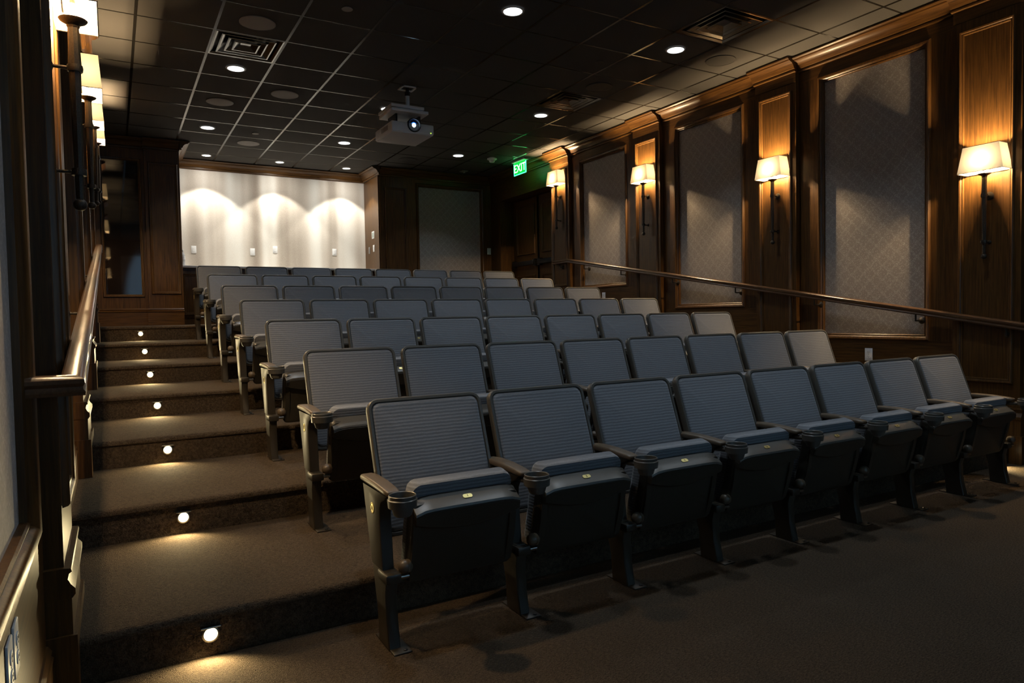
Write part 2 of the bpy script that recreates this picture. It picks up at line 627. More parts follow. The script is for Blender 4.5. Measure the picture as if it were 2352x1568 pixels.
def build_side(side):
    mp = side_map(side)
    W = struct('wall_' + side, 'dark wood panelled ' + side + ' wall with fabric panels')
    yend = 3.28 if side == 'right' else YBLK
    sbox(mp, -0.16, -0.02, YFRONT, yend, -0.1, CEIL + 0.05).build('wall_core', 'frontwall', W)
    fw = 0.49                       # half width of a fabric panel
    bays = [(-6.23, 0.33), (-4.09, 0.665), (-2.07, 1.0), (-0.05, 1.335), (1.97, 1.665)]
    if side == 'left':
        bays.append((3.96, 2.0))
    for yc, zb in bays:
        y0, y1, zt = yc - fw, yc + fw, 3.47
        if y1 > yend - 0.05:
            y1 = yend - 0.12
        o = sbox(mp, -0.02, 0.0, y0 - 0.02, y1 + 0.02, zb - 0.02, zt + 0.02).build('fabric_panel', 'wallcloth', W)
        ring(lambda s, u, v: mp(s, u, v), y0, y1, zb, zt, BOLECTION).build('panel_frame', 'wood', W, smooth=35)
        e = 0.058
        ya, yb = (yc - 0.88 if yc == -4.09 else yc - 0.76), min(yc + 0.76, yend)
        sbox(mp, -0.02, 0.03, ya, y0 - e, zb - e, zt + e).build('stile', 'wood', W)
        sbox(mp, -0.02, 0.03, y1 + e, yb, zb - e, zt + e).build('stile', 'wood', W)
        sbox(mp, -0.02, 0.03, ya, yb, zt + e, CEIL).build('frieze', 'wood_h', W)
        sbox(mp, -0.02, 0.03, ya, yb, tread_z(ya) - 0.1, zb - e).build('wainscot', 'wood_h', W)
        crown_seg(mp, ya - 0.01, yb + 0.01, 0.03).build('crown_moulding', 'wood_h', W, smooth=35)
        # skirting, one length per tread
        cuts = [ya] + [Y1 + j * RUN for j in range(7) if ya < Y1 + j * RUN < yb] + [yb]
        for a, b in zip(cuts[:-1], cuts[1:]):
            z = tread_z((a + b) / 2)
            m = sbox(mp, 0.03, 0.046, a, b, z - 0.02, z + 0.15)
            m.loops([[mp(0.03 + s, a, z + 0.15 + h) for s, h in CAP], [mp(0.03 + s, b, z + 0.15 + h) for s, h in CAP]])
            m.build('skirting', 'wood_h', W, smooth=35)
    for k, yc in enumerate(YP):
        z0 = tread_z(yc - 0.26)
        hw = 0.25
        sbox(mp, -0.02, 0.085, yc - hw, yc + hw, z0 - 0.1, CEIL).build('pilaster', 'wood', W)
        zb = 0.66 + 0.35 * (k - 1)
        ring(lambda s, u, v: mp(0.085 + s, u, v), yc - 0.165, yc + 0.165, zb, 3.43, [(0.0, 0.0)] + PANELMOULD[1:]).build('pilaster_moulding', 'wood', W, smooth=35)
        sbox(mp, 0.085, 0.093, yc - hw - 0.002, yc + hw + 0.002, 3.545, 3.645).build('pilaster_neck', 'wood_h', W)
        crown_seg(mp, yc - hw - 0.012, yc + hw + 0.012, 0.088).build('crown_moulding', 'wood_h', W, smooth=35)
        pz = tread_z(yc - 0.26)
        m = sbox(mp, 0.0, 0.116, yc - hw - 0.03, yc + hw + 0.03, pz - 0.05, pz + 0.22)
        m.box(*[tuple(f(p, q) for p, q in zip(mp(0.0, yc - hw - 0.018, pz + 0.22), mp(0.104, yc + hw + 0.018, pz + 0.34))) for f in (min, max)])
        prof = [(0.0, 0.0), (0.106, 0.0), (0.115, 0.012), (0.115, 0.030), (0.103, 0.045), (0.095, 0.062), (0.099, 0.080), (0.107, 0.086), (0.105, 0.096), (0.087, 0.098), (0.0, 0.098)]
        m.loops([[mp(s, yc - hw - 0.022, pz + 0.34 + h) for s, h in prof], [mp(s, yc + hw + 0.022, pz + 0.34 + h) for s, h in prof]])
        m.build('pilaster_base', 'wood', W, smooth=35)
    return W


wall_left = build_side('left')
wall_right = build_side('right')

# ------------------------------------------------------------------ front wall behind the viewer with its screen
wall_front = struct('wall_front', 'dark front wall holding the screen')
MB().box((XL - 0.2, YFRONT - 0.15, -0.1), (XR + 0.2, YFRONT, CEIL + 0.05)).build('wall_core', 'frontwall', wall_front)
scr = thing('projection_screen', 'wide white projection screen on the dark front wall', 'screen', (2.1, YFRONT + 0.002, 1.0))
MB().box((-2.7, 0.004, 0.0), (2.7, 0.03, 2.3)).build('screen_cloth', 'screen', scr)
for a, b in (((-2.76, 0.0, -0.06), (2.76, 0.045, 0.0)), ((-2.76, 0.0, 2.3), (2.76, 0.045, 2.36)), ((-2.76, 0.0, 0.0), (-2.7, 0.045, 2.3)), ((2.7, 0.0, 0.0), (2.76, 0.045, 2.3))):
    MB().box(a, b).build('screen_border', 'black', scr)

# ------------------------------------------------------------------ ceiling
ceiling = struct('ceiling', 'black suspended ceiling of square tiles in a metal grid')
MB().box((XL - 0.2, YFRONT - 0.1, CEIL + 0.06), (XR + 0.6, YALC + 0.3, CEIL + 0.12)).build('slab', 'black', ceiling)
VENTS = [(6, -3), (0, 1), (6, 1)]
tile_me = MB().box((-0.293, -0.293, 0.002), (0.293, 0.293, 0.02)).mesh('ceiling_tile')
tile_me.materials.append(M['tile'])
i0, i1, j0, j1 = -2, 9, -14, 10
for i in range(i0, i1):
    for j in range(j0, j1):
        if (i, j) in VENTS:
            continue
        xa, xb = max(i * T + 0.01, XL + 0.0), min((i + 1) * T - 0.01, XR + 0.0)
        ya, yb = max(j * T + 0.01, YFRONT + 0.0), min((j + 1) * T - 0.01, YALC)
        if xb - xa < 0.03 or yb - ya < 0.03:
            continue
        o = link('ceiling_tile', tile_me, ceiling, ((xa + xb) / 2, (ya + yb) / 2, CEIL))
        o.scale = ((xb - xa) / 0.586, (yb - ya) / 0.586, 1)
for i in range(i0 + 1, i1):
    MB().box((i * T - 0.012, YFRONT, CEIL), (i * T + 0.012, YALC, CEIL + 0.04)).build('grid_runner', 'grid', ceiling)
for j in range(j0 + 1, j1):
    MB().box((XL, j * T - 0.0085, CEIL + 0.001), (XR, j * T + 0.0085, CEIL + 0.035)).build('grid_crossbar', 'grid', ceiling)

# ------------------------------------------------------------------ back of the room
wall_back = struct('wall_back', 'dark panelled back wall with one fabric panel')
bp = lambda s, u, v: (u, YBACK - s, v)
MB().box((3.12, YBACK + 0.02, TOPZ - 0.1), (XR + 0.6, YALC + 0.15, CEIL + 0.05)).build('wall_core', 'frontwall', wall_back)


def bbx(s0, s1, u0, u1, v0, v1):
    return MB().box((u0, YBACK - s1, v0), (u1, YBACK - s0, v1))


FPX0, FPX1, FPZ0, FPZ1 = 3.845, 5.05, 1.70, 3.51
bbx(-0.02, 0.0, FPX0 - 0.02, FPX1 + 0.02, FPZ0 - 0.02, FPZ1 + 0.02).build('fabric_panel', 'wallcloth', wall_back)
ring(bp, FPX0, FPX1, FPZ0, FPZ1, BOLECTION).build('panel_frame', 'wood', wall_back, smooth=35)
bbx(-0.02, 0.03, 3.12, FPX0 - 0.058, TOPZ, CEIL).build('stile', 'wood', wall_back)
bbx(-0.02, 0.03, FPX1 + 0.058, XR, TOPZ, CEIL).build('stile', 'wood', wall_back)
bbx(-0.02, 0.03, FPX0 - 0.058, FPX1 + 0.058, FPZ1 + 0.058, CEIL).build('frieze', 'wood_x', wall_back)
bbx(-0.02, 0.03, FPX0 - 0.058, FPX1 + 0.058, TOPZ, FPZ0 - 0.058).build('wainscot', 'wood_x', wall_back)
bbx(0.03, 0.045, 3.12, 3.68, TOPZ, CEIL).build('pilaster', 'wood', wall_back)
ring(lambda s, u, v: bp(0.045 + s, u, v), 3.25, 3.56, 1.66, 3.42, PANELMOULD).build('pilaster_moulding', 'wood', wall_back, smooth=35)
MB().loops([[bp(0.03 + s, 3.12 - s * 0.0, z) for s, z in CROWN], [bp(0.03 + s, XR, z) for s, z in CROWN]]).build('crown_moulding', 'wood_x', wall_back, smooth=35)

# alcove: wallpapered back, wooden side return
wall_alcove = struct('wall_alcove', 'bright streaked wallpaper wall of the rear alcove')
MB().box((-0.2, YALC, TOPZ - 0.1), (3.3, YALC + 0.15, CEIL + 0.05)).build('wallpaper', 'wallpaper', wall_alcove)
MB().box((3.10, YBACK - 0.03, TOPZ), (3.125, YALC, CEIL)).build('side_return', 'wood', wall_alcove)
MB().loops([[(u, YALC - s, z) for s, z in CROWN] for u in (0.0, 3.12)]).build('crown_moulding', 'wood_x', wall_alcove, smooth=35)
MB().loops([[(3.10 - s, u, z) for s, z in CROWN] for u in (YBACK - 0.16, YALC)]).build('crown_moulding', 'wood_h', wall_alcove, smooth=35)

# tall built-in block beside the alcove
blk = struct('wall_booth', 'tall dark wood block with a glass panel beside the alcove')
MB().box((XL, YBLK + 0.05, TOPZ), (0.03, YALC + 0.1, CEIL)).build('block_core', 'wood', blk)
kp = lambda s, u, v: (u, YBLK + 0.05 - s, v)
MB().box((-0.415, YBLK, TOPZ), (0.03, YBLK + 0.05, CEIL)).build('pilaster', 'wood', blk)
ring(lambda s, u, v: kp(0.05 + s, u, v), -0.335, -0.035, 1.66, 3.42, PANELMOULD).build('pilaster_moulding', 'wood', blk, smooth=35)
ring(lambda s, u, v: kp(s, u, v), -0.925, -0.495, 1.62, 3.46, PANELMOULD).build('panel_frame', 'wood', blk, smooth=35)
MB().box((-0.925, YBLK + 0.042, 1.62), (-0.495, YBLK + 0.0495, 3.46)).build('glass_pane', 'glass', blk)
for (u0, u1, s0) in ((XL, -0.415, 0.0), (-0.43, 0.045, 0.05)):
    MB().loops([[kp(s0 + s, u, z) for s, z in CROWN] for u in (u0, u1)]).build('crown_moulding', 'wood_x', blk, smooth=35)
    m = MB().box((u0, YBLK + 0.05 - s0 - 0.016, TOPZ), (min(u1, 0.03), YBLK + 0.05 - s0, TOPZ + 0.19))
    m.loops([[kp(s0 + s * 1.3, u, TOPZ + 0.19 + h) for s, h in CAP] for u in (u0, min(u1, 0.03))])
    m.build('skirting', 'wood_x', blk, smooth=35)
MB().loops([[(0.03 + s, u, z) for s, z in CROWN] for u in (YBLK - 0.13, YALC)]).build('crown_moulding', 'wood_h', blk, smooth=35)

# entrance recess with double doors in the side wall
rec = struct('wall_entrance', 'dark wood door recess beyond the last sconce')
MB().box((XR - 0.03, 3.22, TOPZ), (XR + 0.30, 3.28, CEIL)).build('jamb', 'wood', rec)
MB().box((XR - 0.03, 4.98, TOPZ), (XR + 0.40, YBACK + 0.02, CEIL)).build('jamb', 'wood', rec)
MB().box((XR - 0.03, 3.28, TOPZ + 2.12), (XR + 0.40, 4.98, CEIL)).build('header', 'wood_h', rec)
MB().box((XR + 0.31, 3.2, TOPZ), (XR + 0.42, 5.0, CEIL)).build('recess_back', 'black', rec)
crown_seg(side_map('right'), 3.22, YBACK, 0.03).build('crown_moulding', 'wood_h', rec, smooth=35)
for n, (ya, yb) in enumerate(((3.285, 4.128), (4.132, 4.975))):
    d = struct('door_%d' % (n + 1), 'dark wooden door leaf with push bar')
    xf = XR + 0.25
    MB().box((xf, ya, TOPZ + 0.005), (xf + 0.045, yb, TOPZ + 2.11)).build('leaf', 'wood', d)
    for z0, z1 in ((TOPZ + 0.16, TOPZ + 0.72), (TOPZ + 1.16, TOPZ + 1.96)):
        ring(lambda s, u, v: (xf - s, u, v), ya + 0.15, yb - 0.15, z0, z1, PANELMOULD).build('leaf_moulding', 'wood', d, smooth=35)
    bar = MB().bbox((xf - 0.075, ya + 0.08, TOPZ + 0.93), (xf - 0.035, yb - 0.05, TOPZ + 1.01), 0.008)
    bar.box((xf - 0.06, ya + 0.05, TOPZ + 0.91), (xf, ya + 0.12, TOPZ + 1.03)).box((xf - 0.06, yb - 0.11, TOPZ + 0.91), (xf, yb - 0.03, TOPZ + 1.03))
    bar.build('push_bar', 'black', d, smooth=35)
    e = yb if n == 0 else ya
    MB().box((xf - 0.014, e - 0.02, TOPZ + 0.02), (xf, e + 0.02, TOPZ + 2.10)).build('edge_strip', 'iron', d)

# ------------------------------------------------------------------ alcove counter with cabinets
X0, X1 = 0.035, 3.095
units = 4
uw = (X1 - X0) / units
LBL = ['dark wood base cabinet under the counter, next to the tall booth block',
       'dark wood base cabinet under the counter, second from the booth block',
       'dark wood base cabinet under the counter, third from the booth block',
       'dark wood base cabinet under the counter, against the alcove side wall']
for n in range(units):
    a, b = X0 + n * uw, X0 + (n + 1) * uw
    t = thing('base_cabinet', LBL[n], 'cabinet', ((a + b) / 2, 5.48, TOPZ), 0, 'alcove base cabinets')
    hw = uw / 2 - 0.002
    MB().box((-hw, 0.0, 0.0), (hw, 0.56, 0.846)).build('body', 'wood', t)
    for s in (-1, 1):
        c = s * hw / 2
        d = MB().bbox((c - hw / 2 + 0.004, -0.02, 0.11), (c + hw / 2 - 0.004, 0.0, 0.815), 0.002).build('door', 'wood', t)
        ring(lambda ss, u, v: (u, -0.02 - ss, v), c - hw / 2 + 0.06, c + hw / 2 - 0.06, 0.18, 0.73, PANELMOULD).build('door_moulding', 'wood', d, smooth=35)
        MB().lathe([(0.006, 0), (0.006, 0.015), (0.013, 0.02), (0.012, 0.028), (0.004, 0.03)], (c - s * (hw / 2 - 0.035), -0.02, 0.72), (0, -1, 0), 12).build('knob', 'iron', d, smooth=40)
t = thing('countertop', 'long pale countertop across the rear alcove', 'countertop', (1.565, 5.75, 2.036))
MB().bbox((-1.53, -0.34, 0.0), (1.53, 0.30, 0.034), 0.005).build('slab', 'counter', t, smooth=40)
MB().box((-1.53, 0.30, 0.0), (1.53, 0.315, 0.06)).build('upstand', 'counter', t)
t = thing('bottle', 'clear plastic bottle standing on the countertop end by the booth block', 'bottle', (0.082, 5.52, 2.070))
MB().lathe([(0.030, 0.0), (0.034, 0.006), (0.034, 0.05), (0.031, 0.07), (0.034, 0.09), (0.034, 0.15), (0.028, 0.175), (0.014, 0.205), (0.012, 0.225)], (0, 0, 0), n=20).build('body', 'clear', t, smooth=50)
MB().lathe([(0.015, 0.222), (0.015, 0.240), (0.012, 0.243)], (0, 0, 0), n=16).build('cap', 'white', t, smooth=40)
MB().lathe([(0.0345, 0.095), (0.0348, 0.097), (0.0348, 0.143), (0.0345, 0.145)], (0, 0, 0), n=20, cap=False).build('paper_label', 'white', t, smooth=40)


# wall plates -------------------------------------------------------
def plate(name, label, cat, loc, facing, outlet=False, w=0.075, h=0.118, mat='white', group=None, toggle=True):
    """plate in local coords facing -y"""
    rz = {'-y': 0.0, '-x': -PI / 2, '+x': PI / 2}[facing]
    t = thing(name, label, cat, loc, rz, group)
    MB().bbox((-w / 2, -0.006, -h / 2), (w / 2, 0.0, h / 2), 0.0025).build('cover', mat, t, smooth=40)
    if outlet:
        for s in (-1, 1):
            zc = s * 0.021
            f = MB().loops([[(x, y, zc + z) for x, z in rr_outline(0.032, 0.028, 0.009)] for y in (-0.006, -0.0085)]).build('socket', mat, t, smooth=40)
            MB().box((-0.0075, -0.0092, zc - 0.002), (-0.0050, -0.0084, zc + 0.007)).box((0.0050, -0.0092, zc - 0.002), (0.0075, -0.0084, zc + 0.006)).lathe([(0.0025, 0.0), (0.0025, 0.0008)], (0, -0.0084, zc - 0.008), (0, -1, 0), 10).build('slots', 'slot', f)
        MB().lathe([(0.003, 0), (0.0025, 0.0012)], (0, -0.006, 0), (0, -1, 0), 10).build('screw', 'steel', t)
    elif toggle:
        MB().bbox((-0.016, -0.010, -0.033), (0.016, -0.006, 0.033), 0.002).build('rocker', mat, t)
    return t


PLW = 'white plates on the alcove wall'
for x, z, lb in ((0.289, 2.372, 'white switch plate on alcove wallpaper nearest the bottle'), (1.176, 2.362, 'white plate on alcove wallpaper, lower one of the middle pair'),
                 (1.538, 2.410, 'white plate on alcove wallpaper, higher one of the middle pair'), (2.539, 2.398, 'white plate on alcove wallpaper nearest the wooden side return')):
    plate('switch_plate', lb, 'switch', (x, YALC, z), '-y', group=PLW)
t = plate('thermostat', 'white square thermostat with grey screen on the alcove side return', 'thermostat', (3.10, 5.62, 2.672), '-x', w=0.13, h=0.125, toggle=False)
MB().box((-0.042, -0.0075, -0.038), (0.042, -0.006, 0.045)).build('display', 'lcd', t)
plate('switch_plate', 'white switch plate below the thermostat', 'switch', (3.10, 5.60, 2.440), '-x', group=PLW)
plate('cable_plate', 'grey plate on the side return left of the white switch below the thermostat', 'plate', (3.10, 5.84, 2.425), '-x', mat='grey')
plate('switch_plate', 'switch plate glowing green on the dark back wall by the corner', 'switch', (5.215, YBACK - 0.03, 2.430), '-y', group=PLW)
plate('power_outlet', 'white duplex outlet low on the wood below the nearest large fabric panel', 'outlet', (XR - 0.03, -2.06, 0.805), '-x', True, group='wall outlets')
plate('power_outlet', 'white duplex outlet below the farthest fabric panel near the handrail top', 'outlet', (XR - 0.03, 1.96, 1.482), '-x', True, group='wall outlets')
plate('power_outlet', 'bluish white outlet plate at the lower corner of the picture, farther of two', 'outlet', (XL + 0.03, -4.07, 0.492), '+x', True, group='wall outlets')
plate('cable_plate', 'bluish white cable plate at the lower corner of the picture, nearer of two', 'plate', (XL + 0.03, -4.175, 0.492), '+x', True, group='wall outlets')


# ------------------------------------------------------------------ handrails
def sweep(path, prof, up=Vector((0, 0, 1))):
    path = [Vector(p) for p in path]
    lo = []
    for i, p in enumerate(path):
        din = (p - path[i - 1]).normalized() if i > 0 else (path[1] - p).normalized()
        dout = (path[i + 1] - p).normalized() if i < len(path) - 1 else din
        t_ = (din + dout).normalized()
        side = din.cross(up).normalized()
        upv = side.cross(din).normalized()
        l = []
        for a, b in prof:
            q = p + side * a + upv * b
            # slide along din onto the mitre plane through p with normal t_
            k = (p - q).dot(t_) / din.dot(t_)
            l.append((q + din * k)[:])
        lo.append(l)
    return MB().loops(lo)


RAILPROF = [(-0.026, -0.030), (-0.029, -0.020), (-0.024, -0.012), (-0.024, -0.004), (-0.032, 0.006), (-0.032, 0.018), (-0.022, 0.028), (0.0, 0.032),
            (0.022, 0.028), (0.032, 0.018), (0.032, 0.006), (0.024, -0.004), (0.024, -0.012), (0.029, -0.020), (0.026, -0.030)]


def rail_z(y):
    return 1.078 + 0.1605 * (y + 3.35)


def handrail(side):
    mp = side_map(side)
    s = 0.128 if side == 'right' else 0.142
    lab = {'left': 'wooden handrail sloping up the stepped aisle with its end returned to the panelled wall', 'right': 'long wooden handrail sloping across the fabric panels and sconce pilasters'}[side]
    t = thing('handrail', lab, 'handrail', (0, 0, 0), 0, 'wooden handrails')
    lowy = -3.56
    path = [mp(0.0, lowy, rail_z(lowy)), mp(s, lowy, rail_z(lowy)), mp(s, 2.70, rail_z(2.70)), mp(s, 3.10, rail_z(2.70))]
    if side == 'right':
        path = [mp(s, -4.6, rail_z(-4.6))] + path[2:]
    sweep(path, RAILPROF).build('rail', 'rail_wood', t, smooth=35)
    for yb in (-3.25, -2.55, -1.55, -0.55, 0.45, 1.45, 2.30, 2.92):
        z = rail_z(min(yb, 2.70)) - 0.03
        m = MB().tube(mp(0.03, yb, z - 0.055), mp(s, yb, z - 0.055), 0.007, n=10).tube(mp(s, yb, z - 0.060), mp(s, yb, z + 0.004), 0.007, n=10)
        a = mp(0.0, yb, z - 0.055)
        m.lathe([(0.030, 0.0), (0.030, 0.006), (0.018, 0.014), (0.010, 0.02)], mp(0.085 if min(abs(yb - q) for q in YP) < 0.25 else 0.03, yb, z - 0.055), (1, 0, 0) if side == 'left' else (-1, 0, 0), 14)
        m.build('bracket', 'iron', t, smooth=40)
    return t


handrail('left')
handrail('right')


# ------------------------------------------------------------------ wall sconces
def make_sconce(label, loc, rz):
    """local: wall behind at +y, lamp axis at origin, cup at z=0"""
    t = thing('wall_sconce', label, 'sconce', loc, rz, 'torch sconces with square shades')
    b, tp, h0, h1 = (0.166, 0.076), (0.131, 0.062), 0.015, 0.220
    crn = [(-1, -1), (1, -1), (1, 1), (-1, 1)]
    sh = MB().loops([[(sx * b[0], sy * b[1], h0) for sx, sy in crn], [(sx * tp[0], sy * tp[1], h1) for sx, sy in crn]], False, False).build('lamp_shade', 'shade', t)
    for (w, z) in ((b, h0), (tp, h1)):
        m = MB()
        for q in range(4):
            p, r = crn[q], crn[(q + 1) % 4]
            m.tube((p[0] * w[0], p[1] * w[1], z), (r[0] * w[0], r[1] * w[1], z), 0.0022, n=6)
        m.build('shade_wire', 'iron', sh)
    MB().lathe([(0.004, -0.022), (0.02, -0.018), (0.042, -0.006), (0.046, 0.0), (0.042, 0.003), (0.010, 0.0)], (0, 0, 0), n=20).build('drip_cup', 'iron', t, smooth=50)
    MB().lathe([(0.014, 0.0), (0.014, 0.050), (0.011, 0.055)], (0, 0, 0), n=14).build('candle_sleeve', 'white', t, smooth=50)
    MB().sphere((0, 0, 0.100), 0.021, 14, 8).build('bulb', 'bulb', t, smooth=60)
    MB().lathe([(0.009, 0.055), (0.009, 0.076)], (0, 0, 0), n=12).build('bulb_socket', 'steel', t, smooth=40)
    light('bulb_light', 'POINT', t, (0, 0, 0.100), SCONCE_W, (1.0, 0.70, 0.38), shadow_soft_size=0.024)
    MB().lathe([(0.022, -0.022), (0.018, -0.030), (0.0185, -0.10), (0.021, -0.165), (0.0185, -0.17), (0.016, -0.40), (0.0125, -0.630)], (0, 0, 0), n=8).build('post', 'iron', t, smooth=20)
    MB().sphere((0, 0, -0.650), 0.022).build('finial_ball', 'iron', t, smooth=60)
    for z, r in ((-0.17, 0.038), (-0.535, 0.020)):
        m = MB().tube((0, 0, z), (0, 0.082, z), 0.006, n=10).lathe([(0.024, -0.012), (0.026, 0.0), (0.024, 0.012)], (0, 0, z), n=8)
        m.lathe([(0.008, 0.0), (r * 0.8, -0.010), (r, -0.022), (r, -0.028)], (0, 0.065, z), (0, -1, 0), 16)
        m.build('wall_bracket', 'iron', t, smooth=50)
    # wire gallery holding the shade
    m = MB()
    prev = None
    for q in range(9):
        a = PI * q / 8
        p = (0.055 * math.cos(a), 0.030, 0.050 - 0.045 * math.sin(a) + 0.02)
        if prev:
            m.tube(prev, p, 0.003, n=6)
        prev = p
    m.build('shade_gallery', 'steel', t, smooth=40)
    return t


ORD = ['nearest', 'second', 'third', 'farthest']
for k in range(4):
    yc = YP[k + 1]
    zc = 2.28 + 0.315 * k
    make_sconce(['nearest lit torch sconce on the wall with the large fabric panels, beside the frame edge',
                 'lit torch sconce between the two largest fabric panels',
                 'lit torch sconce between the middle and the farthest fabric panel',
                 'lit torch sconce beside the dark double doors, nearest the exit sign'][k], (XR - 0.165, yc - 0.025, zc), -PI / 2)
    make_sconce(['big overexposed sconce above the handrail end, nearest on the aisle wall',
                 'second lit sconce along the stepped aisle wall, partly behind the nearest',
                 'third lit sconce along the stepped aisle wall',
                 'farthest and smallest lit sconce on the stepped aisle wall by the booth block'][k], (XL + 0.163, yc + 0.02, zc + (0.02 if k == 0 else 0)), PI / 2)

# ------------------------------------------------------------------ ceiling fittings
H = CEIL
DL = [(2.134, -0.914, 'recessed downlight nearest the top edge, alone in the black ceiling'), (3.962, -0.914, 'recessed downlight next to the largest ceiling vent near the wood crown'),
      (0.305, 1.524, 'recessed downlight directly below the ceiling vent on the aisle side'), (0.305, 3.962, 'recessed downlight above the booth block end of the alcove'),
      (2.134, 3.962, 'recessed downlight seen between the projector and the alcove spots'), (3.962, 3.962, 'recessed downlight between projector and smoke detector'),
      (3.962, 1.524, 'recessed downlight below the vent near the farthest sconce'), (2.134, 2.134, 'recessed downlight half hidden behind the projector mount'),
      (0.305, -0.914, 'recessed downlight on the aisle side, before the first vent, above the picture edge')]
for _y, _w in ((-3.352, 'over the front row'),):
    DL += [(0.305, _y, 'recessed downlight %s on the aisle side' % _w), (2.134, _y, 'recessed downlight %s in the middle' % _w), (3.962, _y, 'recessed downlight %s by the handrail wall' % _w)]
for x, y, lb in DL:
    t = thing('downlight', lb, 'ceiling light', (x, y, H), 0, 'recessed downlights')
    MB().lathe([(0.095, 0.0), (0.095, -0.004), (0.080, -0.006), (0.078, -0.001)], (0, 0, 0), n=28, cap=False).build('trim_ring', 'white', t, smooth=40)
    MB().lathe([(0.079, -0.001), (0.079, -0.003)], (0, 0, 0), n=28).build('lens', 'disc', t)
    light('lamp', 'AREA', t, (0, 0, -0.008), DOWN_W, (0.80, 0.91, 1.0), shape='DISK', size=0.15, spread=math.radians(110))
for x, lb in ((0.47, 'starry alcove spotlight closest to the booth block'), (1.56, 'starry alcove spotlight in the middle of three'), (2.655, 'starry alcove spotlight closest to the wooden side return')):
    t = thing('alcove_spotlight', lb, 'spotlight', (x, 5.615, H), 0, 'alcove spotlights')
    MB().lathe([(0.075, 0.0), (0.075, -0.004), (0.060, -0.006), (0.058, -0.001)], (0, 0, 0), n=28, cap=False).build('trim_ring', 'white', t, smooth=40)
    MB().lathe([(0.056, -0.001), (0.056, -0.003)], (0, 0, 0), n=28).build('lens', 'spotdisc', t)
    light('lamp', 'AREA', t, (0, 0, -0.008), 7.0, (1.0, 0.95, 0.86), shape='DISK', size=0.11)
    l = light('spot_beam', 'SPOT', t, (0, 0, -0.02), ALCOVE_W, (1.0, 0.95, 0.84), spot_size=math.radians(92), spot_blend=0.22, shadow_soft_size=0.02)
    aim(l, (0, 0.05, -1))

SP = [(0.305, 0.305, 'speaker', 'round ceiling speaker touching the vent on the aisle side'), (0.914, 2.134, 'speaker', 'pale round ceiling speaker nearer the projector of the two mid-ceiling ones'),
      (0.305, 2.743, 'speaker', 'pale round ceiling speaker nearer the booth block of the two mid-ceiling ones'), (0.914, 4.572, 'speaker', 'round ceiling speaker just in front of the alcove spotlights'),
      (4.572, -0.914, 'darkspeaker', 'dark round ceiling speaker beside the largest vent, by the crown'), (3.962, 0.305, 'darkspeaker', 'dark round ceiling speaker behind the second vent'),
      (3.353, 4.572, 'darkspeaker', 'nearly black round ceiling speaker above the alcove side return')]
for x, y, mt, lb in SP:
    t = thing('ceiling_speaker', lb, 'speaker', (x, y, H), 0, 'ceiling speakers')
    MB().lathe([(0.150, 0.0), (0.150, -0.006), (0.143, -0.008)], (0, 0, 0), n=32, cap=False).build('rim', mt, t, smooth=40)
    MB().lathe([(0.144, -0.006), (0.10, -0.009), (0.0, -0.010)], (0, 0, 0), n=32, cap=False).build('grille', mt, t, smooth=60)
for x, y, lb in ((0.90, -0.32, 'small round sprinkler cover near the top edge of the black ceiling'), (0.91, 3.98, 'small round sprinkler cover near the far round speaker'), (3.495, -0.32, 'small dark sprinkler cover between the two vents')):
    t = thing('sprinkler_cover', lb, 'sprinkler', (x, y, H), 0, 'sprinkler covers')
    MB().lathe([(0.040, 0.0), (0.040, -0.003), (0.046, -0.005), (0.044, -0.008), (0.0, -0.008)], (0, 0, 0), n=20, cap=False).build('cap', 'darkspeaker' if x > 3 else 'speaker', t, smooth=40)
t = thing('ceiling_sensor', 'small pale ceiling sensor plate beyond the last downlight', 'sensor', (4.54, 4.95, H))
MB().bbox((-0.06, -0.06, -0.018), (0.06, 0.06, 0.0), 0.006).build('plate', 'grey', t, smooth=40)
MB().sphere((0, 0, -0.018), 0.025).build('dome', 'grey', t, smooth=60)
t = thing('smoke_detector', 'white smoke detector hanging from the ceiling beside the exit sign', 'smoke detector', (4.515, 3.862, H))
MB().lathe([(0.045, 0.0), (0.045, -0.012), (0.078, -0.014), (0.080, -0.028), (0.066, -0.036)], (0, 0, 0), n=26).build('base', 'white', t, smooth=40)
MB().lathe([(0.046, -0.036), (0.046, -0.060), (0.036, -0.074), (0.0, -0.076)], (0, 0, 0), n=26, cap=False).build('chamber', 'white', t, smooth=40)
for a in range(4):
    q = a * PI / 2 + 0.5
    MB().bbox((0.043 * math.cos(q) - 0.006, 0.043 * math.sin(q) - 0.006, -0.066), (0.043 * math.cos(q) + 0.006, 0.043 * math.sin(q) + 0.006, -0.036), 0.002).build('rib', 'white', t)

VL = {(6, -3): 'largest square metal air vent, near the wood crown', (0, 1): 'square metal air vent on the aisle side of the ceiling', (6, 1): 'square metal air vent near the farthest sconce'}
for (i, j) in VENTS:
    t = thing('ceiling_vent', VL[(i, j)], 'vent', ((i + 0.5) * T, (j + 0.5) * T, H), 0, 'square air vents')
    q = 0.295
    MB().box((-q, -q, 0.045), (q, q, 0.055)).build('back_plate', 'black', t)
    for n, (r0, r1, z0, z1) in enumerate(((0.295, 0.262, 0.0, 0.012), (0.235, 0.165, 0.002, 0.032), (0.170, 0.105, 0.000, 0.030), (0.110, 0.0, -0.002, 0.026))):
        sq = lambda r, z: [(-r, -r, z), (r, -r, z), (r, r, z), (-r, r, z)]
        r1_ = max(r1, 0.045)
        lo = [sq(r0, z0 + 0.004), sq(r0, z0), sq(r0 - 0.012, z0 - 0.001), sq(r1_, z1)]
        MB().loops(lo, False, r1 == 0.0).build('louvre', 'vent', t)

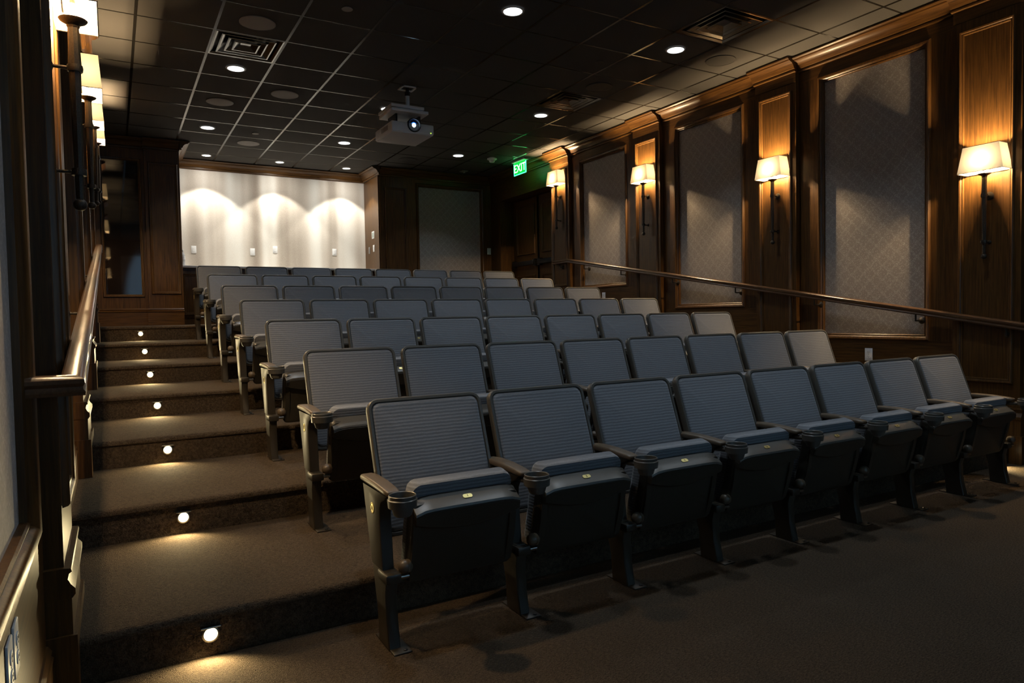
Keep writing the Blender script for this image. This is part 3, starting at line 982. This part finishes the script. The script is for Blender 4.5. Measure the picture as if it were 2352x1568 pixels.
# ------------------------------------------------------------------ exit sign
t = thing('exit_sign', 'glowing green exit sign hanging near the ceiling corner by the doors', 'exit sign', (5.0, 3.80, 0))
MB().bbox((-0.05, -0.20, H - 0.030), (0.05, 0.20, H - 0.0005), 0.006).build('canopy', 'white', t, smooth=40)
MB().box((-0.003, -0.182, 3.552), (0.003, 0.182, H - 0.03)).build('acrylic_panel', 'exitgreen', t)
m = MB()
for a, b in (((-0.005, -0.190, 3.545), (0.005, 0.190, 3.555)), ((-0.005, -0.190, 3.552), (0.005, -0.180, 3.735)), ((-0.005, 0.180, 3.552), (0.005, 0.190, 3.735))):
    m.box(a, b)
m.build('lit_edge', 'exitedge', t)
text_obj('EXIT', 0.185, 'exitletter', t, (-0.0045, 0.0, 3.645), (PI / 2, 0, -PI / 2), 'lettering')
o = text_obj('EXIT', 0.185, 'exitletter', t, (0.0045, 0.0, 3.645), (PI / 2, 0, PI / 2), 'lettering')

# ------------------------------------------------------------------ projector
t = thing('projector', 'white projector hanging from the ceiling with its bluish lens lit', 'projector', (2.03, 1.08, 0))
MB().bbox((-0.245, 0.0, 3.228), (0.245, 0.53, 3.338), 0.014, 3).build('casing', 'projector', t, smooth=40)
MB().bbox((-0.235, 0.01, 3.222), (0.235, 0.52, 3.231), 0.003).build('underside', 'projector', t, smooth=40)
MB().lathe([(0.074, 0.03), (0.076, -0.012), (0.066, -0.016), (0.054, 0.008), (0.036, 0.014)], (0.01, 0.0, 3.312), (0, 1, 0), 28, cap=False).build('lens_barrel', 'black', t, smooth=40)
MB().lathe([(0.045, 0.010), (0.025, 0.006), (0.0, 0.004)], (0.01, 0.0, 3.312), (0, 1, 0), 24, cap=False).build('lens_glass', 'glass', t, smooth=60)
MB().lathe([(0.032, 0.001), (0.0, 0.0)], (0.01, 0.0, 3.312), (0, 1, 0), 24, cap=False).build('lens_light', 'lensblue', t)
MB().lathe([(0.021, -0.0005), (0.0, -0.001)], (0.01, 0.0, 3.312), (0, 1, 0), 24, cap=False).build('lens_core', 'lens', t)
MB().box((0.206, -0.002, 3.242), (0.210, 0.001, 3.250)).build('status_light', 'led', t)
for n in range(6):
    MB().box((-0.2465, 0.12 + 0.035 * n, 3.262), (-0.2445, 0.14 + 0.035 * n, 3.312)).build('vent_slot', 'grey', t)
MB().bbox((-0.235, 0.0, 3.445), (0.185, 0.42, 3.478), 0.004).build('lower_mount_plate', 'projector', t, smooth=40)
MB().bbox((-0.235, 0.02, 3.492), (0.145, 0.44, 3.526), 0.004).build('upper_mount_plate', 'projector', t, smooth=40)
m = MB()
for sx in (-0.15, 0.12):
    m.box((sx - 0.01, 0.10, 3.33), (sx + 0.01, 0.34, 3.45))
m.box((-0.20, 0.06, 3.475), (0.12, 0.40, 3.495))
m.build('mount_arm', 'black', t)
MB().lathe([(0.022, 3.52), (0.022, 3.70)], (0.035, 0.23, 0), n=16).build('pole', 'projector', t, smooth=40)
MB().lathe([(0.030, 3.69), (0.030, 3.735), (0.02, 3.74), (0.02, H)], (0.035, 0.23, 0), n=16).build('pole_collar', 'black', t, smooth=40)
m = MB()
for a, b in (((-0.05, 0.15, H - 0.012), (0.12, 0.17, H)), ((-0.05, 0.29, H - 0.012), (0.12, 0.31, H)), ((-0.05, 0.15, H - 0.012), (-0.03, 0.31, H)), ((0.10, 0.15, H - 0.012), (0.12, 0.31, H))):
    m.box(a, b)
m.build('ceiling_bracket', 'projector', t)
l = light('projection_beam', 'SPOT', t, (0.01, -0.02, 3.312), PROJ_W, (0.36, 0.68, 1.0), spot_size=math.radians(31), spot_blend=0.15, shadow_soft_size=0.01)
aim(l, (0.06, -9.6, -1.1))

# ------------------------------------------------------------------ step lights
WORDS = ['lowest', 'second', 'third', 'fourth', 'fifth', 'sixth', 'topmost']
for side, lx in (('left', -0.585), ('right', 4.98)):
    for k in range(7):
        if side == 'right' and k > 0:
            lab = 'small step light in a riser hidden by the seats on the wall aisle'
        y = Y1 + k * RUN + 0.012
        z = k * RISE + 0.082
        lab = ('%s small round step light in the carpeted riser of the open aisle' % WORDS[k]) if side == 'left' else ('%s small step light of the narrow aisle between seats and handrail wall' % WORDS[k])
        t = thing('step_light', lab, 'step light', (lx, y, z), 0, 'round step lights')
        MB().lathe([(0.030, 0.0), (0.030, 0.005), (0.024, 0.007), (0.022, 0.004)], (0, 0, 0), (0, -1, 0), 20, cap=False).build('bezel', 'steel', t, smooth=40)
        MB().lathe([(0.023, 0.003), (0.020, 0.006), (0.0, 0.008)], (0, 0, 0), (0, -1, 0), 20, cap=False).build('lens', 'stepdisc', t, smooth=60)
        MB().bbox((-0.034, -0.020, 0.026), (0.034, 0.0, 0.032), 0.002).build('hood', 'steel', t)
        l = light('step_beam', 'SPOT', t, (0, -0.022, 0.0), STEP_W, (1.0, 0.80, 0.42), spot_size=math.radians(150 if side == 'left' else 105), spot_blend=0.6, shadow_soft_size=0.012)
        aim(l, (-0.25 if side == 'left' else 0.1, -1.0, -0.55 if side == 'left' else -0.8))

# ------------------------------------------------------------------ theatre seats
PITCH = 0.5605
SEATX0, SEATY0 = 0.005, -3.59


def back_pt(x, v, d):
    """x across from seat centre, v up the back 0..0.55, d out towards the sitter"""
    th = math.radians(19.0)
    y = 0.175 + v * math.sin(th) + 0.018 * (1 - (x / 0.26) ** 2) - 0.016 * math.sin(PI * min(v / 0.5, 1.0))
    z = 0.365 + v * math.cos(th)
    return (0.285 + x, y - d * math.cos(th), z + d * math.sin(th))


def back_solid(w, h, r, v0, rows, grid=False):
    """rows: (inset, depth) loops from rear to front over a rounded rectangle"""
    lo = []
    for inset, d in rows:
        ol = rr_outline(w - 2 * inset, h - 2 * inset, max(r - inset, 0.006), 4)
        lo.append([back_pt(x, v0 + h / 2 + z, d) for x, z in ol])
    return lo


# shared meshes -------------------------------------------------------
def shared(m, name, mat, smooth=40):
    me = m.mesh(name, smooth)
    me.materials.append(M[mat])
    return me


def subdiv_front(lo_last, w, h, inset, v0, d0, bulge, n=7):
    """grid cap following the curved back"""
    pts, faces = [], []
    ww, hh = w - 2 * inset, h - 2 * inset
    for j in range(n + 1):
        for i in range(n + 1):
            x = -ww / 2 + ww * i / n
            v = v0 + h / 2 - hh / 2 + hh * j / n
            k = (1 - (2 * i / n - 1) ** 4) * (1 - (2 * j / n - 1) ** 4)
            pts.append(back_pt(x, v, d0 + bulge * k))
    for j in range(n):
        for i in range(n):
            a = j * (n + 1) + i
            faces.append((a, a + 1, a + n + 2, a + n + 1))
    return pts, faces


BW, BH, BV = 0.520, 0.555, 0.0
m = MB()
m.loops(back_solid(BW, BH, 0.045, BV, [(0.03, -0.032), (0.006, -0.026), (0.0, -0.016), (0.0, 0.008), (0.004, 0.014), (0.014, 0.015), (0.019, 0.010), (0.020, 0.002)]), True, True)
ME_BACKSHELL = shared(m, 'back_shell', 'rim')


def pad_mesh(w, h, r, v0, d_edge, bulge):
    """upholstered pad: concentric loops so that it curves with the back"""
    lo = [[back_pt(x, v0 + h / 2 + z, 0.0) for x, z in rr_outline(w, h, r, 4)]]
    for s in (1.0, 0.985, 0.95, 0.85, 0.7, 0.5, 0.28, 0.08):
        e = (1 - s) / 1.0
        d = d_edge * (0.55 if s == 1.0 else 1.0) + bulge * (1 - s ** 3)
        lo.append([back_pt(x * s, v0 + h / 2 + z * s, d) for x, z in rr_outline(w, h, r, 4)])
    return MB().loops(lo)


ME_BACKPAD = shared(pad_mesh(BW - 0.036, BH - 0.036, 0.032, BV + 0.018, 0.015, 0.009), 'back_pad', 'fabric', 60)


# folded-up seat pan: local frame, u across, w up the pan (0 bottom .. 0.33 top), d towards the front
def pan_pt(u, w, d):
    th = math.radians(-13.0)       # leans towards the viewer at the top
    y = 0.045 + w * math.sin(th)
    z = 0.225 + w * math.cos(th)
    return (0.290 + u, y - d * math.cos(th), z + d * math.sin(th) * 1.0)


PW, PH = 0.450, 0.325
lo = []
for ins, d in ((0.012, -0.045), (0.0, -0.035), (0.0, 0.0), (0.004, 0.008), (0.016, 0.012)):
    lo.append([pan_pt(u, PH / 2 + w, d) for u, w in rr_outline(PW - 2 * ins, PH - 2 * ins, 0.028 - min(ins, 0.02), 4)])
ME_PAN = shared(MB().loops(lo), 'seat_shell', 'plastic')
# apron: rounded top lip with an arched lower edge, and raised side rails
m = MB()
n = 14
top, bot = [], []
for i in range(n + 1):
    u = -PW / 2 + 0.006 + (PW - 0.012) * i / n
    arc = 0.252 - 0.038 * (1 - (u / (PW / 2)) ** 2)
    bot.append((u, arc))
    top.append((u, PH - 0.018 - 0.020 * (abs(u) / (PW / 2)) ** 8))
lo = []
for d, sh in ((0.004, 0.0), (0.034, 0.002), (0.041, 0.008)):
    lo.append([pan_pt(u, w - (sh if w > 0.28 else -sh), d) for u, w in bot + top[::-1]])
m.loops(lo)
ME_APRON = shared(m, 'seat_apron', 'plastic')
ME_PANRAILS = []
for s in (-1, 1):
    m = MB()
    lo = []
    for w in (0.02, 0.10, 0.18, 0.27):
        e = 0.010 + 0.012 * math.sin(PI * w / 0.3)
        lo.append([pan_pt(s * (PW / 2 - 0.004), w, 0.0), pan_pt(s * (PW / 2 - 0.006), w, e), pan_pt(s * (PW / 2 - 0.034), w, e), pan_pt(s * (PW / 2 - 0.038), w, 0.0)])
    m.loops(lo)
    ME_PANRAILS.append(shared(m, 'seat_side_rail', 'plastic'))
# top ledge of the shell, sloping back under the cushion
ME_LEDGE = shared(MB().loops([[pan_pt(u, PH + w - 0.02 * (abs(u) / (PW / 2)) ** 8, d) for w, d in ((-0.035, 0.034), (-0.020, 0.040), (-0.012, 0.036), (0.013, -0.024), (0.010, -0.045), (-0.03, -0.05))] for u in [-(PW / 2 - 0.006) + (PW - 0.012) * i / 12 for i in range(13)]]), 'seat_ledge', 'rim')
# cushion peeping over the shell
lo = []
CW = 0.435
for ins, d in ((0.03, -0.030), (0.004, -0.034), (0.0, -0.050), (0.0, -0.085), (0.010, -0.105), (0.04, -0.118), (0.12, -0.124)):
    lo.append([pan_pt(u, 0.015 + 0.375 / 2 + w - 0.012 * (u / 0.22) ** 2, d) for u, w in rr_outline(CW - 2 * ins, 0.375 - 2 * ins, 0.04 - min(ins, 0.03), 5)])
ME_CUSHION = shared(MB().loops(lo), 'seat_cushion', 'fabric', 60)
ME_PLATE = shared(MB().loops([[(x, z, y) for x, z in rr_outline(0.040, 0.018, 0.0085, 4)] for y in (0.0, 0.0012)]), 'number_plate', 'brass')

# standard (leg), armrest, cup holder ... around x = 0
m = MB()
prof = [(0.005, 0.004), (0.118, 0.004), (0.128, 0.12), (0.168, 0.25), (0.172, 0.285), (0.030, 0.285), (0.020, 0.255), (0.034, 0.20), (0.026, 0.10)]
m.loops([[(x, y + e * (0.07 - y), z) for y, z in prof] for x, e in ((-0.023, 0.08), (-0.019, 0.0), (0.019, 0.0), (0.023, 0.08))])
ME_LEG = shared(m, 'leg', 'leg')
m = MB()
prof = [(0.060, 0.285), (0.175, 0.285), (0.215, 0.40), (0.270, 0.575), (0.000, 0.577), (0.016, 0.560), (0.058, 0.542), (0.076, 0.512), (0.078, 0.46), (0.070, 0.38)]
m.loops([[(x, y + e * (0.15 - y), z) for y, z in prof] for x, e in ((-0.024, 0.05), (-0.021, 0.0), (0.021, 0.0), (0.024, 0.05))])
ME_PANEL = shared(m, 'side_panel', 'leg')
m = MB()
lo = []
for y, w, zc, hh in ((-0.022, 0.040, 0.5865, 0.006), (-0.016, 0.052, 0.5875, 0.010), (0.02, 0.058, 0.590, 0.013), (0.12, 0.062, 0.596, 0.014), (0.22, 0.062, 0.597, 0.014), (0.285, 0.056, 0.594, 0.012), (0.296, 0.044, 0.593, 0.008)):
    lo.append([(x, y, zc + z) for x, z in rr_outline(w, 2 * hh, min(hh * 0.8, 0.010), 3)])
m.loops(lo)
ME_ARM = shared(m, 'armrest', 'arm', 50)
cc = (0.004, -0.095, 0.0)
ME_CUP = shared(MB().lathe([(0.026, 0.525), (0.034, 0.556), (0.051, 0.558), (0.0535, 0.586), (0.0495, 0.589), (0.0500, 0.600), (0.0475, 0.602), (0.045, 0.600), (0.041, 0.56), (0.032, 0.53), (0.0, 0.528)], cc, n=24, cap=False).tube((0.0, -0.06, 0.565), (0.0, 0.06, 0.555), 0.012, n=8), 'cup_holder', 'rim', 40)
m = MB().bbox((-0.020, -0.040, 0.0), (0.050, 0.165, 0.006), 0.002)
ME_FOOT = shared(m, 'foot_plate', 'leg')
m = MB()
for (x, y) in ((0.030, -0.022), (0.036, 0.145)):
    m.lathe([(0.008, 0.005), (0.008, 0.009), (0.005, 0.011)], (x, y, 0), n=10)
ME_BOLTS = shared(m, 'anchor_bolts', 'black')
m = MB().lathe([(0.004, -0.022), (0.018, -0.018), (0.026, -0.004), (0.026, 0.004), (0.0245, 0.004), (0.0245, 0.008), (0.026, 0.008), (0.024, 0.020), (0.014, 0.030), (0.004, 0.032)], (0.048, 0.020, 0.300), (1, 0, 0), 18)
ME_KNOB = shared(m, 'hinge_knob', 'arm', 50)
ME_PIN = shared(MB().tube((-0.010, 0.012, 0.266), (0.062, 0.012, 0.266), 0.009, n=12), 'pivot_pin', 'steel', 40)
ME_BRACKET = shared(MB().bbox((-0.030, 0.0, 0.246), (0.032, 0.10, 0.284), 0.008), 'hinge_bracket', 'leg')
ME_BADGE = shared(MB().lathe([(0.022, 0.0), (0.022, 0.002), (0.018, 0.003), (0.017, 0.0018), (0.0, 0.0018)], (-0.0235, 0.155, 0.50), (-1, 0, 0), 20, cap=False), 'row_badge', 'brass')

ROWW = ['front row', 'second row', 'third row', 'fourth row', 'fifth row', 'sixth row', 'back row']
SEATW = ['first', 'second', 'third', 'fourth', 'fifth', 'sixth', 'seventh', 'last']
for row in range(7):
    for i in range(8):
        loc = (SEATX0 + PITCH * i, SEATY0 + RUN * row, RISE * row)
        if i == 0:
            lab = 'grey tip-up theatre seat at the open step-lit aisle end of the ' + ROWW[row]
        elif i == 7:
            lab = 'grey tip-up theatre seat at the handrail wall end of the ' + ROWW[row]
        else:
            lab = 'grey tip-up theatre seat, %s from the step-lit aisle in the %s' % (SEATW[i], ROWW[row])
        t = thing('theatre_seat', lab, 'theatre seat', loc, 0, 'grey tip-up theatre seats')
        sh = link('backrest', ME_BACKSHELL, t)
        link('back_pad', ME_BACKPAD, sh)
        pan = link('seat_shell', ME_PAN, t)
        link('seat_apron', ME_APRON, pan)
        for me in ME_PANRAILS:
            link('seat_side_rail', me, pan)
        link('seat_ledge', ME_LEDGE, pan)
        link('seat_cushion', ME_CUSHION, t)
        pl = link('number_plate', ME_PLATE, t, pan_pt(0.0, PH + 0.0022, 0.006))
        pl.rotation_euler = (math.radians(36), 0, 0)
        text_obj(str(i + 1), 0.014, 'ink', pl, (0, 0, 0.0014), (0, 0, 0))
        ends = [0] if i < 7 else [0, 1]
        for e in ends:
            off = (PITCH * e, 0, 0)
            lg = link('leg', ME_LEG, t, off)
            ft = link('foot_plate', ME_FOOT, lg)
            link('anchor_bolts', ME_BOLTS, lg)
            link('side_panel', ME_PANEL, t, off)
            link('armrest', ME_ARM, t, off)
            link('cup_holder', ME_CUP, t, off)
            hb = link('hinge_bracket', ME_BRACKET, t, off)
            link('hinge_knob', ME_KNOB, hb)
            link('pivot_pin', ME_PIN, hb)
        if i == 0:
            bd = link('row_badge', ME_BADGE, t)
            text_obj('ABCDEFG'[row], 0.026, 'ink', bd, (-0.0258, 0.155, 0.50), (PI / 2, 0, -PI / 2), 'letter')
